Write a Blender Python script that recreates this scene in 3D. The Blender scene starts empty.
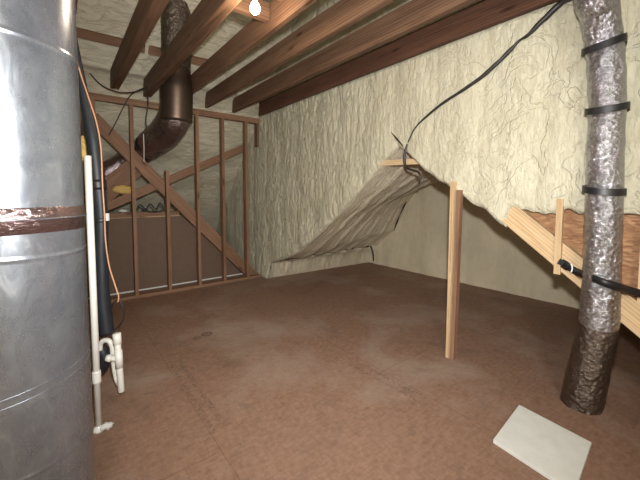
import bpy, bmesh, math, random
from mathutils import Vector, Matrix, noise
random.seed(7)
C = bpy.context.scene.collection
V = Vector

# ------------------------------------------------------------ camera model (metres)
FPX, CX, CY, EYE = 331.0, 320.0, 213.5, 1.3
TILT = math.atan((213.5 - 194) / FPX)
AZ = math.radians(51.8)
RIGHT = V((math.sin(AZ), -math.cos(AZ), 0))
FWD0 = V((math.cos(AZ), math.sin(AZ), 0))
FWD = FWD0 * math.cos(TILT) - V((0, 0, math.sin(TILT)))
UP = FWD0 * math.sin(TILT) + V((0, 0, math.cos(TILT)))
CAM = V((0, 0, EYE))

def sight(x, y):
    return RIGHT * (x - CX) + UP * (CY - y) + FWD * FPX
def at(x, y, axis, v):          # point of the plane axis = v seen along a sight line
    d = sight(x, y)
    return CAM + d * ((v - CAM[axis]) / d[axis])
def deep(x, y, D):              # point at a given distance ahead
    d = sight(x, y)
    return CAM + d * (D / d.dot(FWD0))

# ------------------------------------------------------------ materials
class NT:
    def __init__(s, name):
        s.m = bpy.data.materials.new(name); s.m.use_nodes = True
        s.t = s.m.node_tree; s.b = s.t.nodes['Principled BSDF']
    def n(s, typ, **k):
        o = s.t.nodes.new(typ)
        for a, v in k.items():
            if a.startswith('i_'):
                o.inputs[a[2:].replace('_', ' ')].default_value = v
            else:
                setattr(o, a, v)
        return o
    def l(s, a, b): s.t.links.new(a, b)
    def coords(s, scale=(1, 1, 1), loc=(0, 0, 0), rot=(0, 0, 0), rnd=False, kind='Object'):
        c = s.n('ShaderNodeTexCoord'); m = s.n('ShaderNodeMapping')
        m.inputs['Scale'].default_value = scale; m.inputs['Location'].default_value = loc
        m.inputs['Rotation'].default_value = rot
        if rnd:
            oi = s.n('ShaderNodeObjectInfo')
            mu = s.n('ShaderNodeMath', operation='MULTIPLY'); mu.inputs[1].default_value = 37.0
            s.l(oi.outputs['Random'], mu.inputs[0])
            cb = s.n('ShaderNodeCombineXYZ'); s.l(mu.outputs[0], cb.inputs[0]); s.l(mu.outputs[0], cb.inputs[1])
            ad = s.n('ShaderNodeVectorMath', operation='ADD')
            s.l(c.outputs[kind], ad.inputs[0]); s.l(cb.outputs[0], ad.inputs[1]); s.l(ad.outputs[0], m.inputs[0])
        else:
            s.l(c.outputs[kind], m.inputs[0])
        return m.outputs[0]
    def noise(s, co, scale, detail=4, rough=.5, dist=0):
        o = s.n('ShaderNodeTexNoise'); o.inputs['Scale'].default_value = scale
        o.inputs['Detail'].default_value = detail; o.inputs['Roughness'].default_value = rough
        o.inputs['Distortion'].default_value = dist; s.l(co, o.inputs['Vector']); return o.outputs[0]
    def voro(s, co, scale, feature='F1'):
        o = s.n('ShaderNodeTexVoronoi', feature=feature); o.inputs['Scale'].default_value = scale
        s.l(co, o.inputs['Vector']); return o.outputs[0]
    def ramp(s, v, stops):
        o = s.n('ShaderNodeValToRGB'); e = o.color_ramp.elements
        while len(e) < len(stops): e.new(.5)
        for i, (p, c) in enumerate(stops):
            e[i].position = p; e[i].color = (c if hasattr(c, '__len__') else (c, c, c)) + ((1,) if hasattr(c, '__len__') else ()) if hasattr(c, '__len__') else (c, c, c, 1)
        s.l(v, o.inputs[0]); return o.outputs[0]
    def mix(s, f, a, b, blend='MIX'):
        o = s.n('ShaderNodeMix', data_type='RGBA', blend_type=blend)
        for sock, v in ((o.inputs[0], f), (o.inputs[6], a), (o.inputs[7], b)):
            if hasattr(v, 'links'): s.l(v, sock)
            elif hasattr(v, '__len__'): sock.default_value = tuple(v) + (1,)
            else: sock.default_value = v
        return o.outputs[2]
    def math(s, op, a, b=None, clamp=False):
        o = s.n('ShaderNodeMath', operation=op, use_clamp=clamp)
        for i, v in enumerate((a, b)):
            if v is None: continue
            if hasattr(v, 'links'): s.l(v, o.inputs[i])
            else: o.inputs[i].default_value = v
        return o.outputs[0]
    def bump(s, h, strength=.5, dist=.01, prev=None):
        o = s.n('ShaderNodeBump'); o.inputs['Strength'].default_value = strength
        o.inputs['Distance'].default_value = dist; s.l(h, o.inputs['Height'])
        if prev is not None: s.l(prev, o.inputs['Normal'])
        return o.outputs[0]
    def out(s, color=None, rough=None, metal=None, normal=None, spec=None):
        for nm, v in (('Base Color', color), ('Roughness', rough), ('Metallic', metal), ('Normal', normal), ('Specular IOR Level', spec)):
            if v is None: continue
            i = s.b.inputs[nm]
            if hasattr(v, 'links'): s.l(v, i)
            elif hasattr(v, '__len__'): i.default_value = tuple(v) + (1,)
            else: i.default_value = v
        return s.m

def foam_mat(name, stretch, fine, ca=(.68, .68, .515), cb=(.62, .60, .44), strength=.8, near=None):
    t = NT(name)
    co = t.coords(stretch)
    if near:                                   # sprayed in broad pillows nearer the eave, in fine ropes at the far end
        sp = t.n('ShaderNodeSeparateXYZ'); t.l(t.coords(), sp.inputs[0])
        f = t.math('MULTIPLY', t.math('SUBTRACT', sp.outputs[1], .6), .42, True)
        g1 = t.noise(t.coords(near), 1.0, 3, .5, 1.2); g2 = t.noise(co, 1.0, 4, .55, .9)
        def groove(n, w): return t.math('MULTIPLY', t.math('MINIMUM', t.math('ABSOLUTE', t.math('SUBTRACT', n, .5)), w), 1 / w)
        mm = t.n('ShaderNodeMix', data_type='FLOAT'); t.l(f, mm.inputs[0])
        t.l(t.math('MULTIPLY', groove(g1, .03), .75), mm.inputs[2]); t.l(groove(g2, .07), mm.inputs[3]); r1 = mm.outputs[0]
    else:
        n1 = t.noise(co, 1.0, 4, .55, .9)
        r1 = t.math('MULTIPLY', t.math('MINIMUM', t.math('ABSOLUTE', t.math('SUBTRACT', n1, .5)), .06), 16.0)
    n2 = t.noise(co, 2.7, 4, .6, .6)
    r2 = t.math('MULTIPLY', t.math('MINIMUM', t.math('ABSOLUTE', t.math('SUBTRACT', n2, .5)), .05), 20.0)
    n3 = t.noise(t.coords((1, 1, 1)), fine, 3, .6)
    h = t.math('ADD', t.math('MULTIPLY', r1, .6), t.math('ADD', t.math('MULTIPLY', r2, .12), t.math('MULTIPLY', n3, .2)))
    big = t.noise(t.coords((1, 1, 1)), 1.3, 3, .6)
    patch = t.ramp(big, [(.35, ca), (.7, cb)])
    spot = t.ramp(t.noise(t.coords((1, 1, 1)), 9, 4, .6), [(.3, (.95, .93, .90)), (.6, (1, 1, 1))])
    col = t.mix(1.0, patch, spot, 'MULTIPLY')
    return t.out(col, .6, 0, t.bump(h, strength, .01), .25)

def wood_mat(name, a, b, dark, rough=.65):
    t = NT(name)
    co = t.coords((1.1, 16, 16), rnd=True)
    g = t.noise(co, 1.6, 6, .6, 1.2)
    rings = t.n('ShaderNodeTexWave', wave_type='RINGS', rings_direction='X')
    rings.inputs['Scale'].default_value = 2.2; rings.inputs['Distortion'].default_value = 5; rings.inputs['Detail'].default_value = 3
    t.l(t.coords((.35, 7, 7), rnd=True), rings.inputs['Vector'])
    f = t.math('ADD', t.math('MULTIPLY', g, .82), t.math('MULTIPLY', rings.outputs['Fac'], .18))
    col = t.ramp(f, [(.25, dark), (.48, b), (.75, a)])
    kn = t.voro(t.coords((2.2, 9, 9), rnd=True), 1.0)
    k = t.ramp(kn, [(.06, (.25, .16, .10)), (.16, (1, 1, 1))])
    col = t.mix(.8, col, k, 'MULTIPLY')
    tone = t.noise(t.coords((.8, 2, 2), rnd=True), 1.5, 2)
    col = t.mix(.5, col, t.ramp(tone, [(.3, (.7, .64, .6)), (.65, (1.15, 1.1, 1.05))]), 'MULTIPLY')
    return t.out(col, rough, 0, t.bump(g, .25, .004), .3)

M = {}
M['foam_wall'] = foam_mat('spray_foam_gable', (14, 19, 4.2), 46, (.585, .56, .435), (.53, .495, .37), 1, near=(4, 5.2, 4.6))  # same foam as the alcove, colour darkened to offset the strong flash
M['foam_roof'] = foam_mat('spray_foam_roof', (4.5, 13, 13), 38, (.64, .60, .47), (.54, .50, .38), 1)
M['foam_slope'] = foam_mat('spray_foam_alcove', (22, 5, 5), 40, (.76, .69, .54), (.68, .61, .46), 1)  # same foam as the gable, colour lightened to make up for weak light
M['foam_flat'] = foam_mat('spray_foam_flat', (9, 12, 3), 30, (.70, .63, .475), (.63, .565, .42), .4)
M['beam'] = wood_mat('dark_lumber', (.195, .115, .072), (.135, .076, .046), (.07, .036, .022))
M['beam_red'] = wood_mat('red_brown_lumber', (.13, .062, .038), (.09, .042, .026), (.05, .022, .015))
M['stud'] = wood_mat('stud_lumber', (.30, .178, .115), (.23, .132, .082), (.14, .075, .047))
M['pine'] = wood_mat('pale_pine', (.66, .51, .33), (.55, .40, .235), (.34, .22, .115))

# plywood / strand-board floor, reddish brown, worn grey in places
t = NT('strand_floor')
co = t.coords()
st = t.noise(t.coords((22, 9, 9)), 2.2, 5, .65, .8)
st2 = t.noise(t.coords((8, 26, 9), rot=(0, 0, .5)), 2.0, 4, .6, .6)
blot = t.noise(co, 1.1, 5, .62, .4)
c1 = t.ramp(t.math('ADD', t.math('MULTIPLY', st, .5), t.math('MULTIPLY', st2, .5)), [(.32, (.178, .102, .070)), (.5, (.24, .143, .100)), (.7, (.315, .195, .14))])
c1 = t.mix(t.ramp(blot, [(.48, 0.0), (.68, .8)]), c1, (.34, .262, .21))
grime = t.noise(t.coords((1, 1, 1), (3, 5, 0)), 2.6, 6, .7, .8)
c1 = t.mix(t.ramp(grime, [(.56, 0.0), (.75, .6)]), c1, (.13, .09, .07))
br = t.n('ShaderNodeTexBrick'); br.offset = .5
for k, v in (('Scale', 1.0), ('Mortar Size', .0035), ('Brick Width', 2.44), ('Row Height', 1.22), ('Mortar Smooth', .3)): br.inputs[k].default_value = v
br.inputs['Color1'].default_value = br.inputs['Color2'].default_value = (1, 1, 1, 1); br.inputs['Mortar'].default_value = (.8, .75, .72, 1)
t.l(t.coords((1, 1, 1), (.35, .62, 0), (0, 0, math.pi / 2)), br.inputs['Vector'])
c1 = t.mix(1.0, c1, br.outputs[0], 'MULTIPLY')
def stamp(tt, col, p0, p1, halfw, strength, s=46):
    # faint stamped print along a strip between two floor points
    d = (p1 - p0); L = d.length; ang = math.atan2(d.y, d.x)
    c = tt.n('ShaderNodeTexCoord')
    sub = tt.n('ShaderNodeVectorMath', operation='SUBTRACT'); sub.inputs[1].default_value = ((p0.x + p1.x) / 2, (p0.y + p1.y) / 2, 0)
    tt.l(c.outputs['Object'], sub.inputs[0])
    rot = tt.n('ShaderNodeVectorRotate', rotation_type='Z_AXIS'); rot.inputs['Angle'].default_value = -ang; tt.l(sub.outputs[0], rot.inputs[0])
    sp = tt.n('ShaderNodeSeparateXYZ'); tt.l(rot.outputs[0], sp.inputs[0])
    mx = tt.math('LESS_THAN', tt.math('ABSOLUTE', sp.outputs[0]), L / 2)
    my = tt.math('LESS_THAN', tt.math('ABSOLUTE', sp.outputs[1]), halfw)
    rows = tt.math('GREATER_THAN', tt.math('SINE', tt.math('MULTIPLY', sp.outputs[1], 95.0)), -.1)
    n = tt.ramp(tt.noise(rot.outputs[0], s, 2, .5), [(.5, 0.0), (.56, 1.0)])
    f = tt.math('MULTIPLY', tt.math('MULTIPLY', tt.math('MULTIPLY', mx, my), rows), tt.math('MULTIPLY', n, strength))
    return tt.mix(f, col, (.06, .045, .045))
c1 = stamp(t, c1, at(176, 360, 2, 0), at(222, 428, 2, 0), .06, .4)
c1 = stamp(t, c1, at(360, 365, 2, 0), at(425, 400, 2, 0), .055, .35)
c1 = stamp(t, c1, at(352, 302, 2, 0), at(420, 325, 2, 0), .05, .22)
c1 = stamp(t, c1, at(505, 330, 2, 0), at(560, 350, 2, 0), .05, .22)
# dark ring-shaped knot
def ringmark(tt, col, p, r):
    c = tt.n('ShaderNodeTexCoord'); d = tt.n('ShaderNodeVectorMath', operation='DISTANCE'); d.inputs[1].default_value = p
    tt.l(c.outputs['Object'], d.inputs[0])
    f = tt.ramp(d.outputs['Value'], [(r * .35, .35), (r * .75, .25), (r * .95, .85), (r * 1.15, 0.0)])
    return tt.mix(f, col, (.05, .03, .025))
c1 = ringmark(t, c1, at(207, 334, 2, 0), .045)
c1 = ringmark(t, c1, at(197, 338, 2, 0), .03)
M['floor'] = t.out(c1, t.ramp(blot, [(.3, .55), (.7, .75)]), 0, t.bump(st, .25, .003), .3)

t = NT('strand_sheathing')
v = t.n('ShaderNodeTexVoronoi'); v.inputs['Scale'].default_value = 1; t.l(t.coords((20, 24, 80), rot=(.3, 0, 0)), v.inputs['Vector'])
c = t.ramp(v.outputs['Color'], [(.1, (.22, .105, .05)), (.5, (.34, .175, .085)), (.9, (.44, .25, .13))])
M['osb'] = t.out(c, .6, 0, t.bump(v.outputs['Distance'], .3, .004), .3)

t = NT('galvanised_steel')
bl = t.noise(t.coords((1, 1, 1)), 9, 5, .65, .7)
sm = t.noise(t.coords((3, 3, 1.2), rot=(0, .5, 0)), 6, 6, .7, 1.0)
col = t.ramp(bl, [(.3, (.23, .255, .30)), (.7, (.32, .345, .39))])
col = t.mix(t.ramp(sm, [(.55, 0.0), (.72, .55)]), col, (.44, .46, .49))
M['galv'] = t.out(col, t.ramp(sm, [(.3, .22), (.7, .36)]), .78, t.bump(t.noise(t.coords((1, 1, .6)), 5, 2), .08, .01))
t = NT('brown_reflecting_duct_metal')
M['galv_dark'] = t.out((.11, .08, .062), .4, .85, t.bump(t.noise(t.coords((1, 1, 3)), 8, 3), .1, .01))

def foil(name, base, rough, scale, strength):
    t = NT(name)
    a = t.voro(t.coords((1, 1, 1)), scale, 'F1'); b = t.noise(t.coords((1, 1, 2.2)), scale * 1.3, 4, .65, 1.5)
    h = t.math('ADD', a, b)
    return t.out(base, rough, .95, t.bump(h, strength, .006))
M['foil'] = foil('crinkled_foil_jacket', (.47, .47, .51), .12, 40, 1)
M['foil_dusty'] = foil('dusty_foil_jacket', (.19, .155, .13), .3, 45, 1)
M['foil_dark'] = foil('dark_foil_jacket', (.30, .24, .25), .15, 24, .9)
M['tape'] = foil('foil_tape', (.34, .25, .255), .22, 34, .5)
def plain(name, c, r=.5, metal=0, spec=.5, nz=0):
    t = NT(name)
    n = t.noise(t.coords(), 14, 4, .6)
    col = t.mix(t.ramp(n, [(.35, 0.0), (.7, .35)]), c, tuple(x * .72 for x in c))
    return t.out(col, r, metal, t.bump(n, nz, .004) if nz else None, spec)
M['black'] = plain('black_strap', (.012, .012, .014), .45)
M['rubber'] = plain('black_foam_sleeve', (.014, .018, .025), .5, nz=.3)
M['cable'] = plain('black_cable', (.02, .017, .016), .45)
M['copper'] = plain('orange_wire', (.62, .33, .19), .45)
M['pvc'] = plain('white_pvc', (.84, .83, .78), .3)
M['white'] = plain('white_board', (.70, .71, .68), .55)
M['panel'] = plain('brown_panel', (.165, .11, .08), .7, spec=.25)
M['yellow'] = plain('yellow_insulation', (.62, .43, .15), .9, spec=.1, nz=1)
M['chrome'] = plain('pale_clip', (.75, .75, .77), .35)
M['ceramic'] = plain('white_ceramic', (.75, .74, .7), .35)
t = NT('bulb_glow'); t.b.inputs['Emission Color'].default_value = (1, .86, .62, 1); t.b.inputs['Emission Strength'].default_value = 22; M['glow'] = t.out((1, .95, .85), .3)

# ------------------------------------------------------------ helpers
def link(name, bm, mat, parent=None, smooth=True, org=None, doubles=False):
    if doubles: bmesh.ops.remove_doubles(bm, verts=bm.verts, dist=1e-5)
    bmesh.ops.recalc_face_normals(bm, faces=bm.faces)
    me = bpy.data.meshes.new(name); bm.to_mesh(me); bm.free()
    if org is not None: me.transform(Matrix.Translation(-V(org)))
    if smooth:
        for p in me.polygons: p.use_smooth = True
    me.materials.append(mat)
    o = bpy.data.objects.new(name, me); C.objects.link(o)
    if org is not None: o.location = org
    if parent is not None:
        o.parent = parent
        o.location = V(o.location) - V(parent.location)
    return o
def tag(o, label, cat, group=None):
    o['label'] = label; o['category'] = cat
    if group: o['group'] = group
    return o
def struct(o): o['kind'] = 'structure'; return o
def thing(name, loc, label, cat, group=None):
    o = bpy.data.objects.new(name, None); C.objects.link(o); o.location = loc; o.empty_display_size = .1
    return tag(o, label, cat, group)
def board(name, p0, p1, side, w, th, mat, parent=None, bev=.003, cut=None):
    """length p0-p1 along local X, w along 'side' (local Y), th across; origin at p0"""
    p0, p1 = V(p0), V(p1)
    x = (p1 - p0); L = x.length; x.normalize()
    y = V(side); y = (y - x * y.dot(x)).normalized(); z = x.cross(y)
    bm = bmesh.new(); nseg = max(1, int(L / .25))
    secs = []
    for i in range(nseg + 1):
        s = L * i / nseg
        wob = V((0, noise.noise(V((s * 1.3, p0.x * 9, p0.y * 7))) * .003, noise.noise(V((s * 1.1, p0.y * 9, p0.z * 7 + 5))) * .003)) if nseg > 3 else V((0, 0, 0))
        ring = []
        for (a, b) in ((-1, -1), (1, -1), (1, 1), (-1, 1)):
            sx = s
            if cut and i == 0: sx = s + (cut if a > 0 else 0)
            ring.append(bm.verts.new(V((sx, a * w / 2, b * th / 2)) + wob))
        secs.append(ring)
    for i in range(nseg):
        for k in range(4):
            bm.faces.new((secs[i][k], secs[i][(k + 1) % 4], secs[i + 1][(k + 1) % 4], secs[i + 1][k]))
    bm.faces.new(secs[0]); bm.faces.new(secs[-1])
    if bev:
        ed = [e for e in bm.edges if e.calc_face_angle(0) > .5]
        bmesh.ops.bevel(bm, geom=ed, offset=bev, segments=2, affect='EDGES', profile=.5)
    o = link(name, bm, mat, parent, smooth=False)
    m = Matrix((x, y, z)).transposed().to_4x4(); m.translation = p0 - (V(parent.location) if parent else V((0, 0, 0)))
    o.matrix_basis = m
    return o
def catmull(pts, n):
    P = [V(p) for p in pts]; P = [P[0] * 2 - P[1]] + P + [P[-1] * 2 - P[-2]]
    out = []; segs = len(P) - 3
    for i in range(n + 1):
        u = segs * i / n; k = min(int(u), segs - 1); f = u - k
        a, b, c, d = P[k:k + 4]
        out.append(.5 * ((2 * b) + (c - a) * f + (2 * a - 5 * b + 4 * c - d) * f * f + (3 * b - a - 3 * c + d) * f ** 3))
    return out
def lerpl(L, u):
    k = min(int(u * (len(L) - 1)), len(L) - 2); f = u * (len(L) - 1) - k
    return L[k] * (1 - f) + L[k + 1] * f
def tube_bm(pts, rad, n=60, seg=16, dis=None, caps=True, bm=None, flat=1.0, straight=False):
    bm = bm or bmesh.new()
    if not isinstance(rad, (list, tuple)): rad = [rad, rad]
    P = [V(p) for p in pts] if straight else catmull(pts, n)
    m = len(P) - 1
    T = [(P[min(i + 1, m)] - P[max(i - 1, 0)]).normalized() for i in range(m + 1)]
    u = T[0].orthogonal().normalized(); rings = []
    for i in range(m + 1):
        u = (u - T[i] * u.dot(T[i])).normalized(); w = T[i].cross(u)
        r = lerpl(rad, i / m); ring = []
        for k in range(seg):
            a = 2 * math.pi * k / seg
            rr = r * (1 + (dis(i / m, a, P[i]) if dis else 0))
            ring.append(bm.verts.new(P[i] + u * math.cos(a) * rr + w * math.sin(a) * rr * flat))
        rings.append(ring)
    for i in range(m):
        for k in range(seg):
            bm.faces.new((rings[i][k], rings[i][(k + 1) % seg], rings[i + 1][(k + 1) % seg], rings[i + 1][k]))
    if caps: bm.faces.new(rings[0]); bm.faces.new(rings[-1])
    return bm
def lathe_bm(prof, seg=48, bm=None, c=(0, 0, 0)):
    bm = bm or bmesh.new(); rings = []
    for r, z in prof:
        rings.append([bm.verts.new((c[0] + max(r, 1e-4) * math.cos(2 * math.pi * k / seg), c[1] + max(r, 1e-4) * math.sin(2 * math.pi * k / seg), c[2] + z)) for k in range(seg)])
    for a, b in zip(rings, rings[1:]):
        for k in range(seg): bm.faces.new((a[k], a[(k + 1) % seg], b[(k + 1) % seg], b[k]))
    return bm
def grid_bm(nu, nv, fn, bm=None):
    bm = bm or bmesh.new()
    g = [[bm.verts.new(fn(i / nu, j / nv)) for j in range(nv + 1)] for i in range(nu + 1)]
    for i in range(nu):
        for j in range(nv): bm.faces.new((g[i][j], g[i + 1][j], g[i + 1][j + 1], g[i][j + 1]))
    return bm
def nz(*p): return noise.noise(V(p))
def pl(pts, x):                  # piecewise-linear lookup, pts sorted by x
    if x <= pts[0][0]: return pts[0][1]
    for (a, b), (c, d) in zip(pts, pts[1:]):
        if x <= c: return b + (d - b) * (x - a) / (c - a)
    return pts[-1][1]

# ------------------------------------------------------------ the setting
XW, YW = 2.45, 4.59              # gable wall face, stud wall face
RC = 7.08                        # roof slope: z = RC - y
RIDGE = 1.5
def roof(y): return RC - y if y > RIDGE else RC - RIDGE - (RIDGE - y)

bm = bmesh.new()
for z, rev in ((0, 0), (-.06, 1)):
    pass
bmesh.ops.create_grid(bm, x_segments=1, y_segments=1, size=.5)
bmesh.ops.transform(bm, matrix=Matrix.Translation((1.6, 2.6, 0)) @ Matrix.Diagonal((6.4, 9.6, 1, 1)), verts=bm.verts)
ex = bmesh.ops.extrude_face_region(bm, geom=list(bm.faces))
bmesh.ops.translate(bm, verts=[v for v in ex['geom'] if isinstance(v, bmesh.types.BMVert)], vec=(0, 0, -.05))
struct(link('floor', bm, M['floor'], smooth=False))

# gable wall of spray foam, with the gabled opening
OPEN = [(-.33, .08), (.3, .52), (.55, .68), (1.03, 1.10), (1.4, 1.345), (1.62, 1.47), (1.94, 1.75), (2.3, 1.45), (2.67, 1.14), (3.11, .82), (3.61, .50), (4.0, .35), (4.34, .25), (4.43, .0)]
def zlow(y):
    if y < 1.0: return 1.185 + .03 * nz(y * 7, 1, 2) + .02 * nz(y * 19, 4, 2)
    if y < 1.94: return pl(OPEN, y) - .015 + .03 * nz(y * 9, 3, 1)
    if y < 4.44: return pl(OPEN, y) + .010 * min(1, (y - 1.94) * 8) * min(1, (4.44 - y) * 10)
    return -.005
def groove(q, w): return min(abs(q) / w, 1)
def wall_d(y, z):
    fade = min(1, max(0, (y - .6) / 2.4))          # far end is rope-like, near end is pillowy
    bay = abs(math.sin(math.pi * (y + .12 * nz(z * 1.1, 3, 1)) / .4))
    d = .016 * (bay ** .5)
    d += .014 * nz(y * 5, z * 2.4, 1)
    q = nz(y * 9 + 1.0 * nz(y * 4, z * 4, 7), z * 7, 5)
    d += .012 * groove(q, .10) * (1 - fade)
    q = nz(y * 17 + .8 * nz(y * 4, z * 3, 7), z * 3.4, 5)
    d += .012 * groove(q, .16) * fade
    q = nz(y * 30, z * 8, 9)
    d += .005 * groove(q, .15) * fade
    return d
ys = []
y = 7.1
while y > -2.1: ys.append(y); y -= .0155
bm = bmesh.new(); cols = []
for y in ys:
    z0, z1 = zlow(y), max(roof(y) + .05, .05); col = []
    lip = 0
    if y < 4.44:
        for xo, zo in ((.11, .03), (.06, .004), (.02, -.002)):
            col.append(bm.verts.new((XW + xo, y, z0 + zo + (.01 * nz(y * 11, zo * 9, 0) if y < 1.94 else .012))))
    else:
        for xo in (.11, .06, .02): col.append(bm.verts.new((XW + xo, y, z0)))
    N = 170
    for j in range(N + 1):
        z = z0 + (z1 - z0) * (j / N) ** 1.25
        s = min(1, (z - z0) / .03 + .1)
        roll = (.035 * math.exp(-(z - z0) / .08)) * min(1, max(0, (4.44 - y) / .2)) if 1.96 < y < 4.44 else 0
        col.append(bm.verts.new((XW + .012 + roll - wall_d(y, z) * s, y, z)))
    cols.append(col)
for a, b in zip(cols, cols[1:]):
    for j in range(len(a) - 1): bm.faces.new((a[j], a[j + 1], b[j + 1], b[j]))
struct(link('wall_right', bm, M['foam_wall']))

# sheathing left bare low on the gable
bm = bmesh.new()
poly = [(1.12, 1.17), (-.36, .05), (-.36, 0), (-2.1, 0), (-2.1, 1.4), (1.12, 1.4)]
f = bm.faces.new([bm.verts.new((XW + .095, a, b)) for a, b in poly])
ex = bmesh.ops.extrude_face_region(bm, geom=[f])
bmesh.ops.translate(bm, verts=[v for v in ex['geom'] if isinstance(v, bmesh.types.BMVert)], vec=(.012, 0, 0))
struct(link('wall_sheathing', bm, M['osb'], smooth=False))

# roof slopes
def roofpt(u, v):
    x = -1.6 + 4.2 * u
    y = 7.12 - (7.12 - RIDGE) * v; z = RC - y
    n = V((0, -1, -1)).normalized()
    bay = abs(math.sin(math.pi * (x + .1 * nz(y, 2, 2)) / .6)) ** .7
    d = .015 * bay + .03 * nz(x * 2.6, y * 5, 1) + .014 * (.5 - abs(nz(x * 6, y * 17, 4))) + .006 * nz(x * 20, y * 34, 2)
    d += .05 * math.exp(-((y - 4.37) / .035) ** 2) + .03 * math.exp(-((y - 4.66) / .03) ** 2)
    return V((x, y, z)) + n * d
struct(link('ceiling', grid_bm(170, 330, roofpt), M['foam_roof']))
def roofpt2(u, v):
    x = -1.6 + 4.2 * u
    y = RIDGE - (RIDGE + 2.15) * v; z = roof(y)
    return V((x, y, z)) + V((0, 1, -1)).normalized() * (.03 * nz(x * 2.6, y * 5, 1) + .014 * (.5 - abs(nz(x * 6, y * 17, 4))))
struct(link('ceiling_rear', grid_bm(100, 120, roofpt2), M['foam_roof']))
# rest of the attic behind the photographer
def lw(u, v):
    y = -2.1 + 9.2 * u; z = max(roof(y), 0) * v
    return V((-1.5 + .02 * nz(y * 6, z * 2, 3) + .012 * (.5 - abs(nz(y * 15, z * 4, 5))), y, z))
struct(link('wall_left', grid_bm(240, 60, lw), M['foam_wall']))
def fw(u, v):
    x = -1.55 + 4.1 * u; z = roof(-2.1) * v
    return V((x, -2.08 + .02 * nz(x * 6, z * 2, 3), z))
struct(link('wall_front', grid_bm(100, 50, fw), M['foam_wall']))

# alcove: two slopes under a small gable and a back wall
XB = 4.6
def resample(P, n):
    L = [0]
    for a, b in zip(P, P[1:]): L.append(L[-1] + math.dist(a, b))
    out = []
    for i in range(n + 1):
        s = L[-1] * i / n
        for k in range(len(P) - 1):
            if s <= L[k + 1] + 1e-9: break
        f = (s - L[k]) / (L[k + 1] - L[k])
        out.append((P[k][0] + (P[k + 1][0] - P[k][0]) * f, P[k][1] + (P[k + 1][1] - P[k][1]) * f))
    return out
NV = 110
FL = resample([(1.94, 1.76), (2.3, 1.46), (2.67, 1.15), (3.11, .83), (3.61, .51), (4.0, .36), (4.36, .26), (4.47, -.005)], NV)
BL = resample([(1.94, 1.62), (2.87, 1.53), (3.23, 1.43), (3.50, 1.13), (3.72, .70), (4.2, .33), (4.31, .2), (4.34, -.005)], NV)
FR = resample([(1.94, 1.76), (1.4, 1.345), (1.03, 1.13), (.3, .55), (-.42, -.005)], NV)
BR = resample([(1.94, 1.62), (1.4, 1.3), (1.03, 1.1), (.3, .5), (-.42, -.005)], NV)
def slopept(F_, B_, sgn):
    def fn(u, v):
        j = min(NV, int(round(v * NV)))
        a, b = F_[j], B_[j]
        w = u ** 1.15
        y = a[0] + (b[0] - a[0]) * w; z = a[1] + (b[1] - a[1]) * w
        x = XW + .02 + (XB - .02 - XW) * u
        n = V((0, -.62 * sgn, -.78))
        edge = min(1, u * 14) * min(1, (1 - v) * 12 + .15)
        rd = max(0, math.sin(2 * math.pi * (x - 2.36 + .035 * nz(y * 2, z * 2, 8)) / .36)) ** 2
        d = .022 * rd + .02 * nz(x * 3, y * 3, 2) + .018 * (.5 - abs(nz(x * 17, y * 4, 3))) + .006 * (.5 - abs(nz(x * 33, y * 9, 6)))
        # folded crease running just above the floor
        d -= .05 * math.exp(-((z - .34 + .02 * nz(x * 2, 1, 1)) / .016) ** 2) * (1 if sgn > 0 else 0)
        return V((x, y, z)) + n * d * edge
    return fn
bm = grid_bm(150, NV, slopept(FL, BL, 1)); grid_bm(60, NV, slopept(FR, BR, -1), bm)
struct(link('ceiling_alcove', bm, M['foam_slope']))
def bw(u, v):
    y = -.9 + 5.5 * u; z = -.005 + 1.75 * v
    d = .014 * nz(y * 5, z * 1.2, 1) + .007 * (.5 - abs(nz(y * 16, z * 4, 3))) + .008 * abs(math.sin(math.pi * y / .4))
    return V((XB - d, y, z))
struct(link('wall_alcove', grid_bm(260, 80, bw), M['foam_flat']))

# ------------------------------------------------------------ ceiling joists
JT = 2.45
jl = [(.09, .13, 4.36, 1.75, 'dark joist nearest the big steel duct, cut short overhead'),
      (.48, .56, 4.30, -2.05, 'doubled ceiling joist left of the foil duct, first clear of the steel duct'),
      (.82, .90, 4.42, -2.05, 'doubled ceiling joist crossing in front of the foil duct, left of the bulb'),
      (1.21, 1.25, 4.02, -2.05, 'orange-lit ceiling joist just right of the light bulb'),
      (1.57, 1.61, 4.48, -2.05, 'third ceiling joist from the foam gable wall'),
      (1.96, 2.00, 4.50, -2.05, 'ceiling joist second from the foam gable wall'),
      (2.34, 2.38, 4.44, -2.05, 'darkest ceiling joist running along the top of the foam gable wall')]
for x0, x1, ya, yb, lab in jl:
    if x1 - x0 > .05:
        r = thing('ceiling_joist', (x0, ya, JT), lab, 'joist', 'ceiling joists overhead')
        for q in (0, 1):
            xc = x0 + (x1 - x0) * (.25 + .5 * q)
            board('plank', (xc, ya - .02 * q, JT + .0925), (xc, yb, JT + .0925 + .004 * q), (0, 0, 1), .185, .0385, M['beam'], r, cut=-.0 + .05)
    else:
        xc = (x0 + x1) / 2
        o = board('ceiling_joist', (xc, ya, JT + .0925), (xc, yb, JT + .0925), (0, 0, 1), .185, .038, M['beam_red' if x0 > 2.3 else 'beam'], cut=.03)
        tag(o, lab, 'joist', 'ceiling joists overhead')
# purlins up at the roof
tag(board('roof_purlin', (-1.0, 4.14, 2.90), (.8, 4.14, 2.90), (0, -1, 1), .09, .04, M['stud']), 'horizontal brown purlin under the roof foam, above the doubled joists', 'purlin')
tag(board('roof_purlin', (.84, 4.14, 2.90), (1.52, 4.12, 2.90), (0, -1, 1), .09, .04, M['stud']), 'short purlin end showing right of the foil duct beneath the roof foam', 'purlin')

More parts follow.
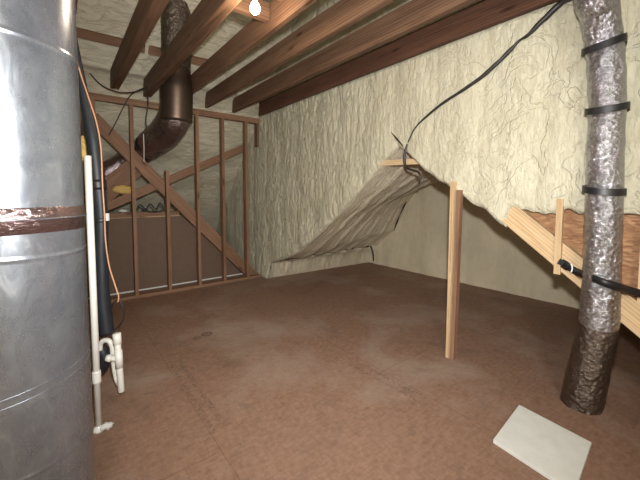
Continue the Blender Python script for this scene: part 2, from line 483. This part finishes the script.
# blocking and the bulb
tag(board('blocking', (.905, 2.12, 2.57), (1.205, 2.12, 2.57), (0, 0, 1), .12, .038, M['beam']), 'short wood block between joists behind the glowing bulb', 'wood block')
bc = at(255, 8, 2, 2.43)
r = thing('light_bulb', (bc.x, bc.y, 2.60), 'glowing bare light bulb hanging among the ceiling joists', 'light bulb')
link('bulb', lathe_bm([(0, -.036), (.012, -.034), (.024, -.025), (.031, -.010), (.031, .004), (.025, .018), (.017, .032), (.013, .045), (.013, .05)], 32, c=(bc.x, bc.y, 2.43)), M['glow'], r, org=(bc.x, bc.y, 2.43))
link('screw_base', lathe_bm([(.0135, .046), (.014, .05), (.0125, .054), (.014, .058), (.0125, .062), (.014, .066), (.013, .072), (0, .072)], 24, c=(bc.x, bc.y, 2.43)), M['chrome'], r, org=(bc.x, bc.y, 2.43))
link('lampholder', lathe_bm([(0, .062), (.02, .062), (.024, .07), (.03, .09), (.05, .10), (.055, .11), (.055, .14), (0, .14)], 32, c=(bc.x, bc.y, 2.43)), M['ceramic'], r, org=(bc.x, bc.y, 2.43))
tag(board('mounting_board', (.905, bc.y, 2.59), (1.205, bc.y, 2.59), (0, 1, 0), .13, .036, M['beam']), 'board between joists that carries the light bulb', 'wood board')

# ------------------------------------------------------------ stud wall
r = thing('stud_wall', (1.1, YW, 0), 'bare wooden stud wall across the end of the attic, left of the foam gable', 'stud wall')
yc = YW + .045
board('top_plate', (-.9, yc, 2.407), (2.43, yc, 2.407), (0, 1, 0), .089, .076, M['stud'], r)
board('bottom_plate', (-.9, yc, .02), (2.43, yc, .02), (0, 1, 0), .089, .038, M['stud'], r)
for x, z1 in ((-.42, 2.368), (-.04, 2.368), (.34, 2.368), (.72, 2.368), (1.11, 1.60), (1.50, 2.368), (1.86, 2.368), (2.22, 2.368)):
    board('stud', (x, yc, .04), (x, yc, z1), (0, 1, 0), .089, .038, M['stud'], r)
board('stud', (2.405, yc - .01, 2.02), (2.405, yc - .01, 2.368), (0, 1, 0), .089, .03, M['beam'], r)

# framing behind the stud wall
YR = YW + .115
a, b = at(92, 117, 1, YR), at(258, 281, 1, YR)
dn = (b - a).normalized()
tag(board('diagonal_rafter', a, b, V((dn.z, 0, -dn.x)), .15, .038, M['stud']), 'long brown rafter slanting down to the right behind the studs', 'rafter')
YR2 = YR + .05
a, b = at(101, 209, 1, YR2), at(243, 148, 1, YR2); dn = (b - a).normalized()
tag(board('cross_rafter', a, b, V((dn.z, 0, -dn.x)), .10, .036, M['stud']), 'thin brace rising to the right, crossing behind the long slanting rafter', 'rafter')
a, b = at(88, 206, 1, YR2 + .05), at(135, 167, 1, YR2 + .05); dn = (b - a).normalized()
tag(board('short_rafter', a, b, V((dn.z, 0, -dn.x)), .24, .036, M['stud']), 'short wide board behind the studs beside the yellow insulation', 'rafter')
# brown boxed panel
YP = 4.95
bm = bmesh.new()
pts = [(-.7, 0), (2.36, 0), (2.33, .06), (1.35, 1.0), (-.7, 1.0)]
f = bm.faces.new([bm.verts.new((x, YP, z)) for x, z in pts])
ex = bmesh.ops.extrude_face_region(bm, geom=[f]); bmesh.ops.translate(bm, verts=[v for v in ex['geom'] if isinstance(v, bmesh.types.BMVert)], vec=(0, .015, 0))
r = thing('knee_wall_panel', (.6, YP, 0), 'flat brown panel standing behind the stud wall', 'wall panel')
link('panel_board', bm, M['panel'], r, smooth=False, org=(.6, YP, 0))
board('cap_board', (-.7, YP + .03, 1.03), (1.33, YP + .03, 1.03), (0, 1, 0), .10, .055, M['stud'], r)
board('pale_edge_strip', (-.7, YP - .004, .992), (1.35, YP - .004, .992), (0, 0, 1), .010, .006, M['pine'], r)['label'] = 'thin pale strip along the top of the panel'
a, b = at(113, 296, 1, YP - .012), at(246, 270, 1, YP - .012)
tag(board('floor_strip', (-.3, YP - .012, .012), (2.34, YP - .012, .012), (0, 0, 1), .018, .01, M['white']), 'thin white strip on the floor at the foot of the brown panel', 'trim strip')

# yellow insulation tufts
def lump(name, c, r, mat, label, cat, sc=(1, 1, 1), amp=.35, sub=4, f=14):
    bm = bmesh.new(); bmesh.ops.create_icosphere(bm, subdivisions=sub, radius=1)
    for v in bm.verts:
        n = v.co.normalized(); p = n * 1.0
        q = 1 + amp * nz(p.x * 2 + c[0] * f, p.y * 2 + c[1], p.z * 2) + amp * .5 * nz(p.x * 5, p.y * 5 + c[0], p.z * 5)
        v.co = V((n.x * sc[0], n.y * sc[1], n.z * sc[2])) * r * q
    o = link(name, bm, mat); o.location = c
    return tag(o, label, cat)
lump('insulation_batt', at(124, 190, 1, YR2 + .02 - .03), .09, M['yellow'], 'yellow insulation tuft behind the studs, above the brown panel', 'insulation', (1.3, .3, .55))

# ------------------------------------------------------------ exposed rafter and studs low on the gable
def gp(y, z, x=XW + .025): return V((x, y, z))
lo0, lo1 = gp(1.06, 1.125), gp(-.34, .0)
dn = (lo1 - lo0).normalized(); up = V((0, -dn.z, dn.y)); up = up if up.z > 0 else -up
o = board('gable_rafter', lo0 + up * .072, lo1 + up * .072, up, .14, .045, M['pine'], cut=.0)
tag(o, 'pale pine rafter slanting down behind the foil duct with straps', 'rafter')
o = board('rafter_strip', lo0 + V((-.03, 0, 0)) + up * .022, lo1 + V((-.03, 0, 0)) + up * .022, up, .036, .014, M['pine'])
tag(o, 'narrow pale strip nailed along the lower edge of the pine rafter', 'wood strip')
tag(board('gable_stud', (XW - .012, .69, .80), (XW - .012, .69, 1.27), (1, 0, 0), .03, .034, M['pine']), 'short pine stud between foam and rafter, left of the foil duct', 'stud')
tag(board('gable_stud', (XW + .03, .30, .70), (XW + .03, .30, 1.15), (1, 0, 0), .05, .05, M['pine']), 'short pine stud at the right edge, beyond the foil duct', 'stud')

# post under the opening
r = thing('support_post', (2.40, 1.37, 0), 'upright post of two nailed boards standing under the foam edge', 'post')
board('plank', (2.40, 1.385, 0.0), (2.415, 1.385, 1.395), (1, 0, 0), .05, .030, M['pine'], r)
board('plank', (2.405, 1.352, 0.0), (2.425, 1.338, 1.33), (1, 0, 0), .045, .030, M['stud'], r)['label'] = 'browner board of the pair'
# cleat in the apex
tag(board('apex_cleat', at(381, 163.5, 0, 2.485), at(428, 161, 0, 2.485), (0, 0, 1), .05, .036, M['pine']), 'short yellow board across the peak of the alcove opening', 'wood board')

# ------------------------------------------------------------ big galvanised duct
DX, DY, DR = -.1386, 1.4136, .205
r = thing('steel_duct', (DX, DY, 0), 'large round galvanised steel duct standing at the left edge', 'duct')
prof = [(DR, 0)]
for zs in (.50, 1.121, 1.733, 2.35):
    prof += [(DR, zs - .10), (DR, zs - .012), (DR, zs - .006), (DR + .002, zs - .002), (DR + .002, zs + .002), (DR, zs + .006), (DR, zs + .012), (DR, zs + .10)]
prof += [(DR, 3.2), (DR, 5.2)]
bm = lathe_bm(prof, 96, c=(DX, DY, 0))
for v in bm.verts:
    if v.co.z > 0: v.co.z += .004 * math.sin(math.atan2(v.co.y - DY, v.co.x - DX) * 2)
link('duct_pipe', bm, M['galv'], r, org=(DX, DY, 0))
def helix(z0, turns=1.0, rise=.13, rr=.0012):
    pts = [(DX + (DR + .001) * math.cos(q), DY + (DR + .001) * math.sin(q), z0 + rise * (q) / (2 * math.pi)) for q in [2 * math.pi * turns * i / 60 for i in range(61)]]
    return tube_bm(pts, rr, seg=6, straight=True)
for z0 in (.62, .645):
    link('lock_seam', helix(z0), M['galv'], r, org=(DX, DY, 0))
bm = lathe_bm([(DR + .0, 1.188), (DR + .003, 1.190), (DR + .0035, 1.222), (DR + .006, 1.226), (DR + .006, 1.232), (DR + .0035, 1.236), (DR + .003, 1.260), (DR, 1.262)], 96, c=(DX, DY, 0))
for v in bm.verts:
    q = math.atan2(v.co.y - DY, v.co.x - DX)
    v.co.x += .0012 * nz(q * 9, v.co.z * 60, 1); v.co.z += .002 * nz(q * 5, 0, 3)
link('foil_tape', bm, M['tape'], r, org=(DX, DY, 0))['label'] = 'shiny reddish foil tape around the duct'
tr = link('tape_ridge', tube_bm([(DX + (DR + .006) * math.cos(q), DY + (DR + .006) * math.sin(q), 1.229) for q in [2 * math.pi * i / 72 for i in range(73)]], .0022, seg=6, straight=True, caps=False), M['galv'], r, org=(DX, DY, 0))

# ------------------------------------------------------------ white PVC drain pipe
px_, py_ = .125, 2.13
tr.parent = bpy.data.objects['foil_tape']; tr.location = (0, 0, 0)
r = thing('pvc_pipe', (px_, py_, 0), 'tall white plastic pipe between the steel duct and the black hose', 'pipe')
link('pipe', lathe_bm([(0, 0), (.0165, 0), (.0165, 1.50), (.013, 1.50), (.013, 1.44), (0, 1.44)], 24, c=(px_, py_, 0)), M['pvc'], r, org=(px_, py_, 0))
link('coupling', lathe_bm([(.0165, .27), (.0205, .272), (.021, .28), (.021, .33), (.0205, .336), (.0165, .338)], 24, c=(px_, py_, 0)), M['pvc'], r, org=(px_, py_, 0))
link('floor_collar', lathe_bm([(.0165, 0), (.03, .0), (.03, .01), (.0165, .03)], 24, c=(px_, py_, 0)), M['pvc'], r, org=(px_, py_, 0))
lump('foam_plug', deep(82, 148, 2.15), .055, M['yellow'], 'yellow foam lump at the head of the white pipe', 'insulation', (.8, .8, 1.3), .4)

# ------------------------------------------------------------ black insulated hose with wire
hp = [deep(x, y, 2.02) for x, y in ((70, 20), (78, 62), (85, 100), (93, 140), (98, 185), (101, 220), (101.5, 260), (103, 300), (107, 334))]
org = deep(107, 334, 2.02)
r = thing('insulated_hose', org, 'thick black insulated hose hanging beside the white pipe', 'hose')
link('hose_sleeve', tube_bm(hp, [.018, .020, .026, .038, .040, .038, .036, .040, .042], 90, 20, lambda u, a, p: .05 * nz(p.z * 9, a * 1.2, 2)), M['rubber'], r, org=org)
for u in (4, 5):
    p = hp[u]; q = (hp[u + 1] - hp[u - 1]).normalized() * (.03 if u == 4 else .012)
    link('tape_band', tube_bm([p - q, p - q * .4, p + q * .4, p + q], .046, seg=24, straight=True), M['black'], r, org=org)
p = deep(107.5, 217, 1.97)
board('clip', p + V((0, 0, -.022)), p + V((0, 0, .022)), RIGHT, .014, .012, M['chrome'], r, .002)['label'] = 'pale clip'
wp = [deep(x, y, 1.97) for x, y in ((72, 40), (80, 72), (88, 96), (97, 125), (101, 150), (102.5, 185), (104.5, 215), (105.5, 240), (109, 265), (115, 285), (118.5, 296), (118, 302))]
tag(link('orange_wire', tube_bm(wp, .0042, 110, 8), M['copper'], org=wp[-1]), 'thin orange-pink wire running down along the black hose', 'wire')
wp = [deep(x, y, 2.1) for x, y in ((111, 332), (119, 326), (124, 316), (122, 304), (117, 300), (112, 306), (110, 316))]
tag(link('thin_cable', tube_bm(wp, .004, 50, 8), M['cable'], org=wp[0]), 'thin dark cable loop low beside the black hose', 'cable')

# ------------------------------------------------------------ PVC condensate trap
D = 2.03
base = deep(121, 392, D); base.z = 0
r = thing('condensate_trap', base, 'small white plastic drain trap assembly at the foot of the black hose', 'drain trap')
T0, T1 = deep(117.0, 337, D), deep(121.5, 391, D)
TL = T1 - T0
link('riser_tube', tube_bm([T0, T0 + TL * .25, T0 + TL * .6, T1, T1 + TL * .02], [.0185, .0185, .0185, .0185, .012], seg=20, straight=True), M['pvc'], r, org=base)
link('end_cap', tube_bm([T0 - TL * .07, T0 - TL * .065, T0 + TL * .13, T0 + TL * .135], [.018, .0235, .0235, .02], seg=20, straight=True), M['pvc'], r, org=base)
pe = T0 + TL * .40
pt = deep(107, 358, D)
link('tee_branch', tube_bm([pe, pt], .017, seg=20, straight=True), M['pvc'], r, org=base)
link('tee_hub', tube_bm([pt, pt + (pe - pt) * .35], .0225, seg=20, straight=True), M['pvc'], r, org=base)
link('tee_collar', tube_bm([pe - TL * .16, pe + TL * .16], .0225, seg=20, straight=True), M['pvc'], r, org=base)
for a_, b_ in (('end_cap', 'riser_tube'), ('tee_hub', 'tee_branch')): bpy.data.objects[a_].parent = bpy.data.objects[b_]
U = [deep(x, y, D + .05) for x, y in ((100, 350), (100.5, 344), (104, 340.5), (109, 341), (112, 346), (113, 354), (114.5, 368), (117, 380), (119.5, 388))]
U[-1] = T1 - TL * .08
link('return_bend', tube_bm(U, .0155, 70, 18), M['pvc'], r, org=base)
hb = [deep(x, y, D + .06) for x, y in ((106, 328), (103, 340), (100, 350), (102, 358), (107, 362))]
bp = [deep(x, y, D + .10) for x, y in ((97, 346), (101, 349), (104, 356), (103, 366), (98, 374))]
tag(link('black_elbow', tube_bm(bp, [.026, .036, .038, .03], 30, 18), M['rubber'], org=bp[0]), 'black foam-wrapped pipe elbow behind the white drain trap', 'pipe')

# ------------------------------------------------------------ foil duct on the gable wall
fp = [V((2.17, .56, 3.4)), V((2.17, .545, 2.9)), at(594, -12, 0, 2.18), at(599, 12, 0, 2.25), at(604, 44, 0, 2.32), at(606.5, 80, 0, 2.335), at(607, 108, 0, 2.335), at(605, 150, 0, 2.335), at(604, 190, 0, 2.335), at(603, 225, 0, 2.335), at(602, 260, 0, 2.335), at(600.5, 295, 0, 2.345), at(597.5, 330, 0, 2.38), at(590, 362, 0, 2.43), at(581.5, 390, 0, 2.50)]
fp[-1].z = -.005
RB = .082
def crinkle(u, a, p):
    return .05 * nz(p.z * 16 + a * .8, a * 2.3, 3) + .055 * (.5 - abs(nz(p.z * 52 + 1.5 * math.sin(a * 3), a * 3.2, 7))) + .03 * nz(p.z * 80, a * 6, 2)
r = thing('flexible_duct', (fp[-1].x, fp[-1].y, 0), 'silver foil flexible duct strapped against the foam gable wall', 'duct')
k = 11
path = catmull(fp, 700)
cut_ = int(700 * 11.8 / 14)
link('foil_jacket', tube_bm(path[:cut_ + 1], [.095, .095, .082, .080, .079, .078, .077, .079, .080, .080, .083, .088], seg=84, dis=crinkle, straight=True, caps=False), M['foil'], r, org=(fp[-1].x, fp[-1].y, 0))
link('lower_sleeve', tube_bm(path[cut_:], [.088, .092, .096, .102, .106], seg=84, dis=lambda u, a, p: .05 * nz(p.z * 16 + a * .8, a * 2.3, 3) + .03 * nz(p.z * 40, a * 5, 7), straight=True), M['foil_dusty'], r, org=(fp[-1].x, fp[-1].y, 0))['label'] = 'dusty brown lower end of the duct'
def strap(idx, half=.018, tilt=0.0, sag=.008):
    # one band from the wall round the front of the duct and back to the wall, dipping a little at the front
    c = fp[idx]; R = .091; dip = (c.z - EYE) * .04 * 1.0
    pts = [(XW - .002, .062, 0), (c.x + .05, .082, 0)]
    for i in range(33):
        q = math.radians(80 - 160 * i / 32 )
        pts.append((c.x - R * math.cos(q), R * math.sin(q), math.cos(q)))
    pts += [(c.x + .05, -.082, 0), (XW - .002, -.062, 0)]
    bm = bmesh.new(); prev = None
    for i, (x, dy, fr) in enumerate(pts):
        p = V((x, c.y + dy, c.z + dy * tilt - fr * (dip * .9 + sag)))
        nn = V((x - c.x, dy, 0)).normalized() if 1 < i < len(pts) - 2 else V((0, 1 if dy > 0 else -1, 0))
        ring = [bm.verts.new(p + nn * o_ + V((0, 0, h))) for o_, h in ((0, -half), (.004, -half), (.004, half), (0, half))]
        if prev:
            for m_ in range(4): bm.faces.new((prev[m_], prev[(m_ + 1) % 4], ring[(m_ + 1) % 4], ring[m_]))
        else: bm.faces.new(ring)
        prev = ring
    bm.faces.new(prev)
    link('strap', bm, M['black'], r, smooth=False, org=(fp[-1].x, fp[-1].y, 0))
strap(4, tilt=-.12); strap(6); strap(8, tilt=.12)
# the slack strap nailed to the short stud
SP = [at(562, 263, 0, 2.425), at(572, 269, 0, 2.39), at(585, 275, 0, 2.30), at(600, 281, 0, 2.235), at(615, 286, 0, 2.26), at(632, 291, 0, 2.36), at(652, 297, 0, 2.44)]
bm = bmesh.new(); pp = catmull(SP, 60); prev = None
for i, p in enumerate(pp):
    tn = (pp[min(i + 1, 60)] - pp[max(i - 1, 0)]).normalized(); w = V((0, 0, 1)); w = (w - tn * w.dot(tn)).normalized(); nn = tn.cross(w)
    hh = .02 if i > 6 else .026
    ring = [bm.verts.new(p + w * h + nn * o_) for h, o_ in ((-hh, -.003), (hh, -.003), (hh, .003), (-hh, .003))]
    if prev:
        for m_ in range(4): bm.faces.new((prev[m_], prev[(m_ + 1) % 4], ring[(m_ + 1) % 4], ring[m_]))
    else: bm.faces.new(ring)
    prev = ring
bm.faces.new(prev)
r2 = thing('hanging_strap', SP[0], 'wide black strap slung from the short stud across the foil duct', 'strap')
link('strap_web', bm, M['black'], r2, org=SP[0])
board('nail_plate', SP[0] + V((-.012, .014, .012)), SP[0] + V((-.012, -.012, .0)), (0, 0, 1), .035, .008, M['black'], r2, .002)
p = at(571, 268, 0, 2.372)
link('strap_fold', tube_bm([p + V((0, -.002, -.026)), p + V((0, -.006, 0)), p + V((0, .0, .026))], .004, 8, 8), M['chrome'], r2, org=SP[0])

# ------------------------------------------------------------ foil duct overhead by the stud wall
r = thing('overhead_duct', (1.05, 4.0, 2.0), 'round duct dropping between the joists and bending through the stud wall', 'duct')
o3 = (1.05, 4.0, 2.0)
link('foil_jacket', tube_bm([(1.06, 3.86, 4.0), (1.06, 3.86, 3.4), (1.06, 3.87, 2.9), (1.055, 3.9, 2.62)], .148, 120, 48, crinkle), M['foil_dusty'], r, org=o3)
link('metal_pipe', tube_bm([(1.055, 3.88, 2.66), (1.055, 3.88, 2.45), (1.05, 3.90, 2.1)], [.147, .149, .167, .167, .167], 24, 40), M['galv_dark'], r, org=o3)
ep = [(1.05, 3.95, 2.2), (1.04, 4.0, 2.12), (1.0, 4.2, 2.02), (.955, 4.42, 1.96), (.925, 4.63, 1.92), (.87, 4.86, 1.85), (.68, 5.02, 1.7), (.45, 5.08, 1.54)]
link('elbow', tube_bm(ep, [.17, .175, .175, .17, .165, .15, .14, .14], 200, 48, lambda u, a, p: .06 * nz(p.z * 14 + p.y * 9, a * 2.2, 3) + .035 * nz(p.y * 40 + p.z * 30, a * 4, 1)), M['foil_dark'], r, org=o3)
link('hanger_wire', tube_bm([deep(143.5, 134, 3.85), deep(144, 148, 3.86), deep(144, 162, 3.88)], .004, 12, 6), M['white'], r, org=o3)

# ------------------------------------------------------------ cables
ca = [at(585, -14, 0, 2.39), at(573, -4, 0, 2.40), at(560, 4, 0, 2.41), at(544, 19, 0, 2.41), at(528, 35, 0, 2.415), at(519, 41, 0, 2.425), at(508, 52.5, 0, 2.425), at(493, 67, 0, 2.42), at(479, 79, 0, 2.42), at(460, 92, 0, 2.42), at(443, 103, 0, 2.42), at(427, 116, 0, 2.42), at(415, 128, 0, 2.42), at(408, 142, 0, 2.42)]
tag(link('black_cable', tube_bm(ca, [.018, .018, .018, .015, .007, .014, .015, .013, .011, .010, .006, .005], 120, 10, lambda u, a, p: .25 * nz(p.y * 22, a, 2)), M['cable'], org=ca[-1]), 'black cable running diagonally down the foam gable to the alcove peak', 'cable')
cb = [at(x, y, 0, 2.43) for x, y in ((407, 144), (405, 152), (404.5, 160), (406, 167), (412, 170), (418, 172), (420.5, 177), (419, 184))]
tag(link('black_cable', tube_bm(cb, [.006, .011, .012, .012, .010, .010, .008, .006], 60, 10), M['cable'], org=cb[0]), 'short black cable curling over the yellow board in the alcove peak', 'cable')
cc = [at(x, y, 0, 2.425) for x, y in ((391, 132), (397, 139), (403, 146))]
tag(link('black_cable', tube_bm(cc, [.002, .008, .004], 20, 8), M['cable'], org=cc[0]), 'small black cable end poking from foam left of the alcove peak', 'cable')
for pts, d_, lab in (([(109, 135), (116, 122), (124, 106), (132, 94), (146, 87), (160, 80)], 3.9, 'thin black cable slanting up behind the stud wall plate'),
                     ([(84, 66), (100, 84), (118, 92), (134, 92), (146, 88)], 3.7, 'thin dark cable sagging under the left joists'),
                     ([(147, 86), (148, 104), (146, 122), (149, 138)], 3.7, 'thin dark cable hanging straight down left of the overhead duct')):
    q = [deep(x, y, d_) for x, y in pts]
    tag(link('thin_cable', tube_bm(q, .006, 50, 8), M['cable'], org=q[0]), lab, 'cable')
# open cracks in the alcove foam; their dark shade is put in as black tubes
def seam(pts, X, rad, lab):
    q = [at(x, y, 0, X) for x, y in pts]
    tag(link('crack_shade', tube_bm(q, rad, 50, 8), M['cable'], org=q[0]), lab, 'crack shade')
seam(((409, 196), (404, 206), (400, 215), (397, 222), (394, 231)), 4.52, [.004, .014, .006, .016, .004], 'broken dark line where the alcove slope meets its back wall')
seam(((366, 243), (371, 247), (373, 254), (373.5, 261)), 4.50, [.004, .012, .016, .010], 'short dark gap at the lower back corner of the alcove')

sf = slopept(FL, BL, 1)
cr = []
for i in range(12):
    u = .05 + .88 * i / 11; zt = .33 + .02 * u + .012 * nz(i * .9, 3, 3)
    v = min((abs(sf(u, k / NV).z - zt), k / NV) for k in range(60, NV))[1]
    cr.append(sf(u, v) + V((0, -.014, 0)))
tag(link('crack_shade', tube_bm(cr, [.003, .009, .006, .010, .008, .012, .014, .010, .008, .010], 90, 8), M['cable'], org=cr[0]), 'long thin dark crack line running along the alcove slope just above the floor', 'crack shade')  # black tube stands in for the shade inside this crack
# odds and ends on the ledge behind the studs
q = [at(x, y, 1, 4.90) for x, y in ((136, 211), (140, 205), (146, 209), (150, 204), (156, 209), (160, 203), (163, 210), (152, 212), (142, 209))]
tag(link('wire_bundle', tube_bm(q, .009, 90, 8), M['rubber'], org=q[0]), 'tangle of dark wire on the ledge above the brown panel', 'wire')
p = at(123, 211, 1, 4.93)
lump('paper_scrap', p, .03, M['white'], 'small white scrap on the ledge above the brown panel', 'scrap', (1.6, .6, .6), .4, 3)

# white board lying on the floor
A, B_, C_ = at(519, 408, 2, 0), at(505, 427, 2, 0), at(555, 427, 2, 0)
u1 = (B_ - A).normalized(); u2 = (C_ - A).normalized()
bm = bmesh.new(); hh = .022
q = [A, A + u1 * .42, A + u1 * .42 + u2 * .36, A + u2 * .36]
lo = [bm.verts.new((p.x, p.y, 0.001)) for p in q]; hi = [bm.verts.new((p.x, p.y, hh)) for p in q]
bm.faces.new(lo); bm.faces.new(hi)
for i in range(4): bm.faces.new((lo[i], lo[(i + 1) % 4], hi[(i + 1) % 4], hi[i]))
bmesh.ops.bevel(bm, geom=list(bm.edges), offset=.002, segments=2, affect='EDGES')
tag(link('white_board', bm, M['white'], smooth=False, org=A), 'pale grey-white board lying on the floor in the foreground', 'board')
p = at(107, 426, 2, .02)
lump('paper_scrap', p, .022, M['white'], 'crumpled white scrap on the floor by the white pipe', 'scrap', (1.3, 1, .8), .6, 3)

# ------------------------------------------------------------ camera and light
cam = bpy.data.cameras.new('camera'); co = bpy.data.objects.new('camera', cam); C.objects.link(co)
m = Matrix((RIGHT, UP, -FWD)).transposed().to_4x4(); m.translation = CAM
co.matrix_world = m
cam.sensor_width = 36; cam.lens = 36 * FPX / 640; cam.shift_y = -(240 - CY) / 640; cam.clip_start = .02
bpy.context.scene.camera = co

def lamp(name, kind, loc, energy, color, **k):
    l = bpy.data.lights.new(name, kind); l.energy = energy; l.color = color
    for a_, v_ in k.items(): setattr(l, a_, v_)
    o = bpy.data.objects.new(name, l); C.objects.link(o); o.location = loc
    return o
fl = lamp('camera_flash', 'SPOT', CAM + V((0, 0, .18)) + RIGHT * .05 + FWD0 * .05, 345, (1, .985, .96), spot_size=math.radians(124), spot_blend=.9, shadow_soft_size=.03)
fl.rotation_euler = (FWD).to_track_quat('-Z', 'Y').to_euler()
lamp('bulb_light', 'POINT', (bc.x, bc.y, 2.37), 12, (1, .78, .54), shadow_soft_size=.035)
lamp('fill_light_behind', 'POINT', (-.5, -1.1, 2.1), 130, (1, .95, .88), shadow_soft_size=.25)  # added soft fill light behind the camera, no lamp known there
w = bpy.data.worlds.new('world'); bpy.context.scene.world = w; w.use_nodes = True
w.node_tree.nodes['Background'].inputs[0].default_value = (.05, .05, .05, 1)
vs = bpy.context.scene.view_settings
vs.view_transform = 'Standard'; vs.look = 'None'; vs.gamma = 1; vs.use_curve_mapping = False; vs.exposure = .06
